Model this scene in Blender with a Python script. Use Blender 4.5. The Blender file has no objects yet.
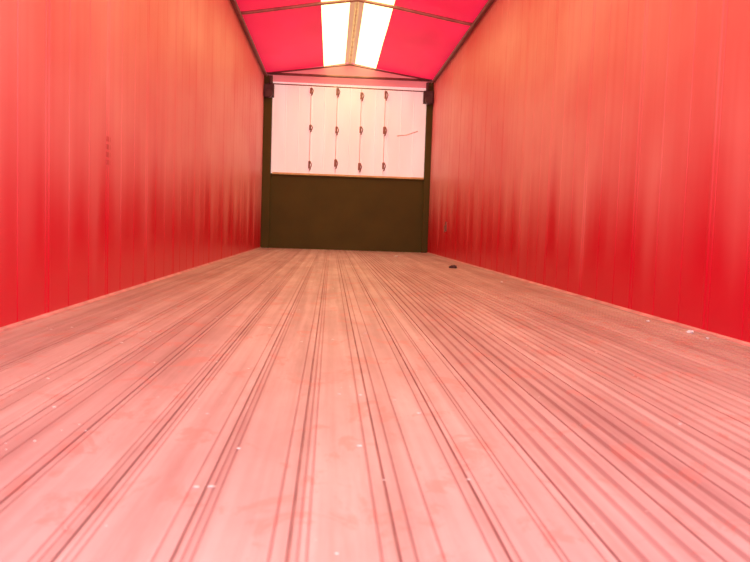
import bpy, bmesh, math, random
from mathutils import Matrix, Vector
random.seed(4)
sc = bpy.context.scene
sc.view_settings.view_transform = 'Standard'
W2, HW, HR, Y0, Y1 = 1.225, 2.48, 2.69, -0.9, 11.5

# ---------------- materials ----------------
def newmat(name):
    m = bpy.data.materials.new(name); m.use_nodes = True
    nt = m.node_tree
    return m, nt, nt.nodes['Principled BSDF']
def N(nt, t, **kw):
    n = nt.nodes.new(t)
    for k, v in kw.items():
        if hasattr(n, k): setattr(n, k, v)
        else: n.inputs[k].default_value = v
    return n
def noise(nt, scale_vec, scale, detail=4, rough=0.55, dist=0.0):
    tc = N(nt, 'ShaderNodeTexCoord'); mp = N(nt, 'ShaderNodeMapping')
    mp.inputs['Scale'].default_value = scale_vec
    nt.links.new(tc.outputs['Object'], mp.inputs[0])
    n = N(nt, 'ShaderNodeTexNoise'); n.inputs['Scale'].default_value = scale
    n.inputs['Detail'].default_value = detail; n.inputs['Roughness'].default_value = rough
    n.inputs['Distortion'].default_value = dist
    nt.links.new(mp.outputs[0], n.inputs['Vector'])
    return n.outputs['Fac']
def ramp(nt, fac, stops):
    r = N(nt, 'ShaderNodeValToRGB'); e = r.color_ramp.elements
    while len(e) < len(stops): e.new(0.5)
    for i, (p, c) in enumerate(stops):
        e[i].position = p; e[i].color = (c[0], c[1], c[2], 1)
    nt.links.new(fac, r.inputs[0]); return r.outputs['Color']
def mixc(nt, fac, a, b, mode='MIX'):
    m = N(nt, 'ShaderNodeMix', data_type='RGBA', blend_type=mode)
    for s, v in ((m.inputs[0], fac), (m.inputs[6], a), (m.inputs[7], b)):
        if isinstance(v, (int, float)): s.default_value = v
        elif isinstance(v, tuple): s.default_value = (*v, 1)
        else: nt.links.new(v, s)
    return m.outputs[2]
def mth(nt, op, a, b):
    m = N(nt, 'ShaderNodeMath', operation=op)
    for s, v in ((m.inputs[0], a), (m.inputs[1], b)):
        if isinstance(v, (int, float)): s.default_value = v
        else: nt.links.new(v, s)
    return m.outputs[0]
def sepxyz(nt):
    tc = N(nt, 'ShaderNodeTexCoord'); s = N(nt, 'ShaderNodeSeparateXYZ')
    nt.links.new(tc.outputs['Object'], s.inputs[0]); return s.outputs

def plain(name, col, rough=0.5, metal=0.0, var=0.25, sc_=8):
    m, nt, b = newmat(name)
    f = noise(nt, (1, 1, 1), sc_)
    c = ramp(nt, f, [(0.3, tuple(x*(1-var) for x in col)), (0.7, tuple(min(1, x*(1+var)) for x in col))])
    nt.links.new(c, b.inputs['Base Color'])
    b.inputs['Roughness'].default_value = rough; b.inputs['Metallic'].default_value = metal
    return m

# wall: red lacquered panels, pale reflected haze painted into the upper base colour
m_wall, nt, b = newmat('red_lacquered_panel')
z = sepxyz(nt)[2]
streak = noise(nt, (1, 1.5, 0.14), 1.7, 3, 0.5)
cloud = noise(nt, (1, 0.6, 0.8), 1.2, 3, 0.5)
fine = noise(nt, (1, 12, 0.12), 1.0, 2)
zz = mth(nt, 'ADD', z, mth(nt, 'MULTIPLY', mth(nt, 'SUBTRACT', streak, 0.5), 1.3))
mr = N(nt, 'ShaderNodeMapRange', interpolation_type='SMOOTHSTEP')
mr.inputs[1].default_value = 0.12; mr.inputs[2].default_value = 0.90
nt.links.new(zz, mr.inputs[0]); haze_mask = mr.outputs[0]
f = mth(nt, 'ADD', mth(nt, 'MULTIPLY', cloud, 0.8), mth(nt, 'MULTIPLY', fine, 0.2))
haze_pink = ramp(nt, f, [(0.38, (0.78, 0.165, 0.195)), (0.62, (0.85, 0.32, 0.35))])
c = mixc(nt, haze_mask, (0.68, 0.004, 0.038), haze_pink)
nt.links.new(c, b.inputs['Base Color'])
r = ramp(nt, haze_mask, [(0.0, (0.32,)*3), (1.0, (0.45,)*3)])
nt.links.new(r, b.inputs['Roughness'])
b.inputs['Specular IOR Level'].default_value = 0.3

# floor: worn dusty aluminium planks
pw = 2*W2/20
def floor_mat(name, dark):
    m, nt, b = newmat(name)
    p1 = noise(nt, (1, 0.35, 1), 3.2, 6, 0.65)
    p2 = noise(nt, (14, 0.25, 1), 2.0, 4)
    p3 = noise(nt, (1.3, .8, 1), 8, 5, 0.7, .6)
    p5 = noise(nt, (5, .5, 1), 1.7, 5, .7)
    c1 = ramp(nt, p1, [(0.35, (0.62, 0.47, 0.51)), (0.62, (0.76, 0.65, 0.69))])
    c2 = ramp(nt, p2, [(0.3, (0.76, 0.68, 0.68)), (0.62, (1, 1, 1))])
    c = mixc(nt, 1.0, c1, c2, 'MULTIPLY')
    x = sepxyz(nt)[0]
    idx = mth(nt, 'FLOOR', mth(nt, 'DIVIDE', mth(nt, 'ADD', x, W2), pw), 0.0)
    wn = N(nt, 'ShaderNodeTexWhiteNoise', noise_dimensions='1D'); nt.links.new(idx, wn.inputs['W'])
    tone = ramp(nt, wn.outputs['Value'], [(0, (0.86, 0.79, 0.80)), (1, (1, 1, 1))])
    c = mixc(nt, 1.0, c, tone, 'MULTIPLY')
    grime = ramp(nt, p5, [(0.52, (0, 0, 0)), (0.64, (1, 1, 1))])
    c = mixc(nt, mth(nt, 'MULTIPLY', grime, 0.38), c, (0.42, 0.29, 0.29))
    spot = ramp(nt, p3, [(0.55, (0, 0, 0)), (0.61, (1, 1, 1))])
    c = mixc(nt, mth(nt, 'MULTIPLY', spot, 0.45), c, (0.66, 0.28, 0.27))
    if dark: c = mixc(nt, 1.0, c, (0.86, 0.72, 0.72), 'MULTIPLY')
    nt.links.new(c, b.inputs['Base Color'])
    b.inputs['Roughness'].default_value = 0.55
    b.inputs['Metallic'].default_value = 0.05
    return m
m_floor = floor_mat('dusty_aluminium_plank', False)
m_groove = floor_mat('grimy_aluminium_groove', True)
m_seam = plain('plank_seam_grime', (0.48, 0.26, 0.27), 0.8)

m_frame = plain('olive_brown_steel', (0.080, 0.068, 0.009), 0.75, 0, 0.12, 3)
m_rail = plain('grimy_steel_rail', (0.28, 0.14, 0.13), 0.5, 0.3)
m_buckle = plain('rusty_buckle', (0.36, 0.17, 0.16), 0.6)
m_dark = plain('dark_iron', (0.09, 0.05, 0.06), 0.6)
m_bright = plain('brushed_edge_trim', (0.82, 0.46, 0.50), 0.4, 0.2)
m_white = plain('pale_debris', (0.9, 0.86, 0.88), 0.8)

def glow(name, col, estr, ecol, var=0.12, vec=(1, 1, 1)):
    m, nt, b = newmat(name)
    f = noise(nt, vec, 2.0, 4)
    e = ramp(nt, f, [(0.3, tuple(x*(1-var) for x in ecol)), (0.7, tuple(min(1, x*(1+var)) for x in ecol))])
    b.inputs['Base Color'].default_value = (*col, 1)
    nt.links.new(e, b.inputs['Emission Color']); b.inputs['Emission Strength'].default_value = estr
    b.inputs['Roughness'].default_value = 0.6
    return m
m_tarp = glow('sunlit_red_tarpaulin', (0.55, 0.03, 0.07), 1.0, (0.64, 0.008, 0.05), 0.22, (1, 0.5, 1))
m_strip = glow('translucent_skylight_sheet', (0.9, 0.9, 0.8), 3.5, (0.93, 0.95, 0.34), 0.03)
m_seamband = glow('ridge_seam_band', (0.7, 0.55, 0.4), 0.35, (0.9, 0.6, 0.4), 0.08)
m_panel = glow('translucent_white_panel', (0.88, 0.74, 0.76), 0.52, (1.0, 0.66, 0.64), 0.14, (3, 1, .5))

# ---------------- mesh helpers ----------------
def obj(name, bm, mats, parent=None):
    me = bpy.data.meshes.new(name)
    bmesh.ops.recalc_face_normals(bm, faces=bm.faces)
    bm.to_mesh(me); bm.free()
    for m in (mats if isinstance(mats, list) else [mats]): me.materials.append(m)
    o = bpy.data.objects.new(name, me); sc.collection.objects.link(o)
    if parent: o.parent = parent
    return o
def empty(name):
    o = bpy.data.objects.new(name, None); sc.collection.objects.link(o); return o
def box(bm, x0, x1, y0, y1, z0, z1, mi=0):
    vs = [bm.verts.new((x, y, z)) for x in (x0, x1) for y in (y0, y1) for z in (z0, z1)]
    for q in ((0,1,3,2),(4,6,7,5),(0,4,5,1),(2,3,7,6),(0,2,6,4),(1,5,7,3)):
        bm.faces.new([vs[i] for i in q]).material_index = mi
def tube(bm, pts, r, n=10, mi=0):
    rings = []
    for i, p in enumerate(pts):
        p = Vector(p)
        d = (Vector(pts[min(i+1, len(pts)-1)]) - Vector(pts[max(i-1, 0)])).normalized()
        a = Vector((0, 0, 1)) if abs(d.z) < 0.9 else Vector((1, 0, 0))
        u = d.cross(a).normalized(); v = d.cross(u)
        rings.append([bm.verts.new(p + r*(math.cos(t)*u + math.sin(t)*v)) for t in [2*math.pi*k/n for k in range(n)]])
    for A, B in zip(rings, rings[1:]):
        for k in range(n):
            f = bm.faces.new((A[k], A[(k+1) % n], B[(k+1) % n], B[k])); f.smooth = True; f.material_index = mi
    bm.faces.new(rings[0]).material_index = mi; bm.faces.new(rings[-1]).material_index = mi
def bev(o, w=0.004):
    m = o.modifiers.new('bev', 'BEVEL'); m.width = w; m.segments = 2; m.limit_method = 'ANGLE'

# ---------------- floor: moving-floor planks with real ribs ----------------
NS = 20
prof = []   # (x, z, mat of the segment starting here)
for i in range(NS):
    x = -W2 + i*pw
    prof += [(x, -0.004, 2), (x+0.0025, -0.004, 2), (x+0.0035, 0.0, 0)]
    if i < 11:
        ribs = [(q, .0020, .0016) for q in random.choice(([0.012, 0.022, 0.104], [0.014, 0.100, 0.110], [0.012, 0.058, 0.066, 0.108], [0.020, 0.050, 0.106]))]
    else:
        ribs = [(q, .0060, .0045) for q in (0.030, 0.062, 0.094)]
    for q, hw_, hgt in ribs:
        prof += [(x+q-hw_, 0, 1), (x+q-hw_*.4, -hgt, 1), (x+q+hw_*.4, -hgt, 1), (x+q+hw_, 0, 0)]
    prof += [(x+pw-.001, 0.0, 1)]
prof.append((W2, -0.004, 1))
bm = bmesh.new()
A = [bm.verts.new((x, Y0, z)) for x, z, _ in prof]
B = [bm.verts.new((x, Y1, z)) for x, z, _ in prof]
for i in range(len(prof)-1):
    bm.faces.new((A[i], A[i+1], B[i+1], B[i])).material_index = prof[i][2]
box(bm, -W2, W2, Y0, Y1, -0.12, -0.010, 1)
obj('floor', bm, [m_floor, m_groove, m_seam])

# ---------------- side walls: extruded vertical panels ----------------
def wall(name, s):
    bm = bmesh.new(); pr = []
    y = Y0; k = 0
    while y < Y1 - 0.01:
        w = 0.25
        pr += [(y, 0.0), (y+0.003, 0.002), (y+0.007, 0.002), (y+0.010, 0.0)]
        if k % 3 == 0: pr += [(y+0.030, 0.0), (y+0.038, -0.0025), (y+0.050, -0.0025), (y+0.058, 0.0)]
        y += w; k += 1
    pr.append((Y1, 0.0))
    A = [bm.verts.new((s*(W2+d), yy, 0.0)) for yy, d in pr]
    B = [bm.verts.new((s*(W2+d), yy, HW)) for yy, d in pr]
    for i in range(len(pr)-1): bm.faces.new((A[i], A[i+1], B[i+1], B[i]))
    box(bm, min(s*(W2+.012), s*(W2+.05)), max(s*(W2+.012), s*(W2+.05)), Y0, Y1, -0.12, HW)
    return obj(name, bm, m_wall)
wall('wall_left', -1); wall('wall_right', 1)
for s, nm in ((-1, 'baseboard_left'), (1, 'baseboard_right')):
    bm = bmesh.new()
    pts = [(W2, 0.010), (W2-0.003, 0.010), (W2-0.006, 0.005), (W2-0.016, 0.003), (W2-0.016, 0.0), (W2, 0.0)]
    A = [bm.verts.new((s*x, Y0, z)) for x, z in pts]; B = [bm.verts.new((s*x, Y1, z)) for x, z in pts]
    for i in range(6): bm.faces.new((A[i], A[(i+1) % 6], B[(i+1) % 6], B[i]))
    bm.faces.new(A); bm.faces.new(B)
    obj(nm, bm, m_bright)

# ---------------- top rails ----------------
for s in (-1, 1):
    bm = bmesh.new()
    xa, xb = sorted((s*(W2-0.030), s*(W2+0.03)))
    box(bm, xa, xb, Y0, Y1-.17, HW-0.025, HW+0.02)
    tube(bm, [(s*(W2-0.045), Y0, HW-0.03), (s*(W2-0.045), Y1-0.17, HW-0.03)], 0.014)
    obj('top_rail', bm, m_rail)

# ---------------- tarpaulin roof (gable) with two skylight strips ----------------
def zr(x): return HR - (HR-HW)*abs(x)/W2
bm = bmesh.new()
xs = [-W2, -0.82, -0.375, -0.075, 0.0, 0.075, 0.375, 0.82, W2]
mi = [0, 0, 1, 2, 2, 1, 0, 0]
ny = 60; grid = []
for j in range(ny+1):
    y = Y0 + (Y1-Y0)*j/ny
    sag = 0.012*math.sin((y-8.1)*math.pi/1.9)**2
    grid.append([bm.verts.new((x, y, zr(x)+0.03 - (sag if 0.1 < abs(x) < 1.1 else 0))) for x in xs])
for j in range(ny):
    for i in range(8):
        f = bm.faces.new((grid[j][i], grid[j][i+1], grid[j+1][i+1], grid[j+1][i])); f.material_index = mi[i]; f.smooth = True
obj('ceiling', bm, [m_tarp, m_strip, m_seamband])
bm = bmesh.new(); tube(bm, [(0, Y0, HR-0.0), (0, Y1-0.12, HR-0.0)], 0.020)
m_ridge = plain('ridge_tube_aluminium', (0.85, 0.65, 0.45), 0.4, 0.1)
obj('ridge_pole', bm, m_ridge)
m_bow = plain('galvanised_bow_tube', (0.42, 0.20, 0.18), 0.5, 0.3)
for y in (8.1, 4.0, 0.1):
    bm = bmesh.new()
    tube(bm, [(-W2+0.03, y, HW-0.02), (-W2+0.1, y, zr(W2-.1)-0.03), (-0.42, y, zr(.42)-0.03), (0, y, HR-0.04), (0.42, y, zr(.42)-0.03), (W2-0.1, y, zr(W2-.1)-0.03), (W2-0.03, y, HW-0.02)], 0.017)
    obj('roof_bow', bm, m_bow)

# ---------------- front bulkhead ----------------
root = empty('front_bulkhead')
bm = bmesh.new()
box(bm, -W2, W2, Y1, Y1+0.06, -0.12, 1.08)
box(bm, -W2, W2, Y1-0.02, Y1, 1.055, 1.085)
box(bm, -W2, -W2+0.12, Y1-0.05, Y1+0.06, 0, HW)
box(bm, W2-0.09, W2, Y1-0.05, Y1+0.06, 0, HW)
o = obj('steel_frame', bm, m_frame, root); bev(o, 0.006)
bm = bmesh.new()
n = 12; xs = [-W2+0.12 + (2*W2-0.21)*i/n for i in range(n+1)]
pr = []
for i in range(n):
    pr += [(xs[i], 0), (xs[i]+0.006, 0.004), (xs[i]+0.014, 0.004), (xs[i]+0.02, 0)]
pr.append((xs[-1], 0))
A = [bm.verts.new((x, Y1+0.02-d, 1.08)) for x, d in pr]; B = [bm.verts.new((x, Y1+0.02-d, 2.40)) for x, d in pr]
for i in range(len(pr)-1): bm.faces.new((A[i], A[i+1], B[i+1], B[i]))
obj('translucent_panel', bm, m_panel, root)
bm = bmesh.new()
vs = [bm.verts.new(p) for p in ((-W2, Y1+.01, 2.40), (W2, Y1+.01, 2.40), (W2, Y1+.01, HW+.03), (0, Y1+.01, HR+.03), (-W2, Y1+.01, HW+.03))]
bm.faces.new(vs)
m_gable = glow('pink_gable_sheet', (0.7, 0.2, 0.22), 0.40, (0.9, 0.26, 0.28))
obj('gable_sheet', bm, m_gable, root)
bm = bmesh.new()
tube(bm, [(-W2+.03, Y1-.06, HW+0.02), (W2-.03, Y1-.06, HW+0.02)], 0.018)
tube(bm, [(-W2+.05, Y1-.08, HW+.02), (0, Y1-.08, HR-.02), (W2-.05, Y1-.08, HW+.02)], 0.012)
tube(bm, [(-W2+.05, Y1-.05, 2.36), (W2-.05, Y1-.05, 2.34)], 0.008)
obj('cross_bars', bm, m_rail, root)
bm = bmesh.new()
box(bm, -1.08, 1.13, Y1-0.03, Y1-0.02, 1.075, 1.10)
m_lip = plain('yellow_lip_strip', (0.85, 0.62, 0.30), 0.5)
obj('lip_strip', bm, m_lip, root)
m_st = plain('faded_pink_strap', (0.88, 0.68, 0.70), .7)
for i, x in enumerate((-0.55, -0.17, 0.18, 0.53)):
    bm = bmesh.new()
    box(bm, x-.005, x+.005, Y1-0.01, Y1-0.004, 1.12, 2.34, 1)
    for k, z in enumerate((2.27, 1.76, 1.25)):
        z += random.uniform(-.03, .03); w = random.uniform(.012, .020); h = random.uniform(.035, .055)
        box(bm, x-w, x+w, Y1-0.03, Y1-0.003, z-h, z+h)
        tube(bm, [(x+.01, Y1-.03, z+h), (x+.035, Y1-.035, z), (x+.01, Y1-.03, z-h-.03)], .008)
    obj('strap_%d' % (i+1), bm, [m_buckle, m_st], root)
bm = bmesh.new(); tube(bm, [(0.72, Y1-.02, 1.69), (.86, Y1-.02, 1.71), (1.02, Y1-.02, 1.77)], .008); obj('tie_cord', bm, m_st, root)
for i, s in enumerate((-1, 1)):
    bm = bmesh.new()
    xa, xb = sorted((s*(W2-0.005), s*(W2-0.15)))
    box(bm, xa, xb, Y1-0.14, Y1-0.05, 2.16, 2.34)
    tube(bm, [(s*(W2-.08), Y1-.2, 2.20), (s*(W2-.08), Y1-.10, 2.20)], 0.055, 14)
    tube(bm, [(s*(W2-.10), Y1-.12, 2.34), (s*(W2-.10), Y1-.12, 2.46)], 0.02)
    o = obj('roller_bracket_%d' % (i+1), bm, m_dark, root); bev(o, .008)

# lashing ring on right wall
bm = bmesh.new()
box(bm, W2-.012, W2, 9.63, 9.69, .33, .45)
pts = [(W2-.02, 9.66+.03*math.cos(t), .36+.04*math.sin(t)) for t in [2*math.pi*k/14 for k in range(15)]]
tube(bm, pts, .006, 8)
obj('lashing_ring', bm, m_buckle)
# rubbed sticker on the left wall
m_sticker = plain('rubbed_sticker_ink', (0.62, 0.10, 0.13), .6)
bm = bmesh.new()
for k in range(4):
    box(bm, -W2-.001, -W2+.002, 3.60, 3.66, .60+.035*k, .622+.035*k)
obj('wall_sticker', bm, m_sticker)

# debris
def blob(bm, c, r, sq=0.6):
    res = bmesh.ops.create_icosphere(bm, subdivisions=2, radius=r)
    a = random.uniform(1, 2.0)
    for v in res['verts']:
        v.co *= random.uniform(.6, 1.2); v.co.z *= sq; v.co.x *= a; v.co += Vector((c[0], c[1], c[2]+r*sq*.8))
bm = bmesh.new()
for d in ((0, 0, .018), (.022, .02, .014), (-.02, .03, .012)): blob(bm, (.93+d[0], 7.15+d[1], 0), d[2], 1.0)
obj('dirt_clod', bm, m_dark)
bm = bmesh.new()
for c in ((1.16, 2.86, .010), (1.15, 2.70, .006), (1.14, 3.2, .006), (.6, 9.5, .015), (1.0, 5.4, .008)): blob(bm, (c[0], c[1], 0), c[2])
for _ in range(320):
    x = random.uniform(-1.15, 1.15)
    if random.random() < .6: x = -abs(x)
    blob(bm, (x, .7+7*random.random()**1.8, 0), .0009 + .0024*random.random()**2.4, .4)
obj('grain_debris', bm, m_white)

# ---------------- rear portal ----------------
bm = bmesh.new()
box(bm, -W2-.05, -W2, Y0-.1, Y0, -.12, HR+.1); box(bm, W2, W2+.05, Y0-.1, Y0, -.12, HR+.1)
box(bm, -W2-.05, W2+.05, Y0-.1, Y0, HR+.04, HR+.14); box(bm, -W2-.05, W2+.05, Y0-.1, Y0, -.14, -.012)
obj('rear_door_frame', bm, m_frame)

# ---------------- lights ----------------
w = bpy.data.worlds.new('sky'); sc.world = w; w.use_nodes = True
bg = w.node_tree.nodes['Background']; bg.inputs[0].default_value = (0.85, 0.90, 1, 1); bg.inputs[1].default_value = 1.0
def area(name, loc, rot, sx, sy, e, col):
    L = bpy.data.lights.new(name, 'AREA'); L.shape = 'RECTANGLE'; L.size = sx; L.size_y = sy; L.energy = e; L.color = col
    o = bpy.data.objects.new(name, L); o.location = loc; o.rotation_euler = rot; sc.collection.objects.link(o)
area('rear_daylight', (0, Y0-.3, 1.5), (math.radians(80), 0, 0), 2.4, 2.3, 88, (1, .88, .98))

# ---------------- camera ----------------
f = 780.0
d = Vector((-44, 56, -f)).normalized()           # trailer axis in camera space
ro = math.radians(1.9)
u = Vector((math.sin(ro), math.cos(ro), 0)); u.z = -(u.x*d.x + u.y*d.y)/d.z; u.normalize()
r_ = d.cross(u)
M = Matrix((r_, d, u))       # rows = world axes in cam coords
cam = bpy.data.cameras.new('camera'); cam.sensor_width = 36; cam.lens = f/750*36; cam.clip_start = 0.02
cam.dof.use_dof = True; cam.dof.focus_distance = 6.0; cam.dof.aperture_fstop = 9
co = bpy.data.objects.new('camera', cam); sc.collection.objects.link(co)
co.matrix_world = Matrix.Translation((-0.207, 0, 0.362)) @ M.to_4x4()
sc.camera = co
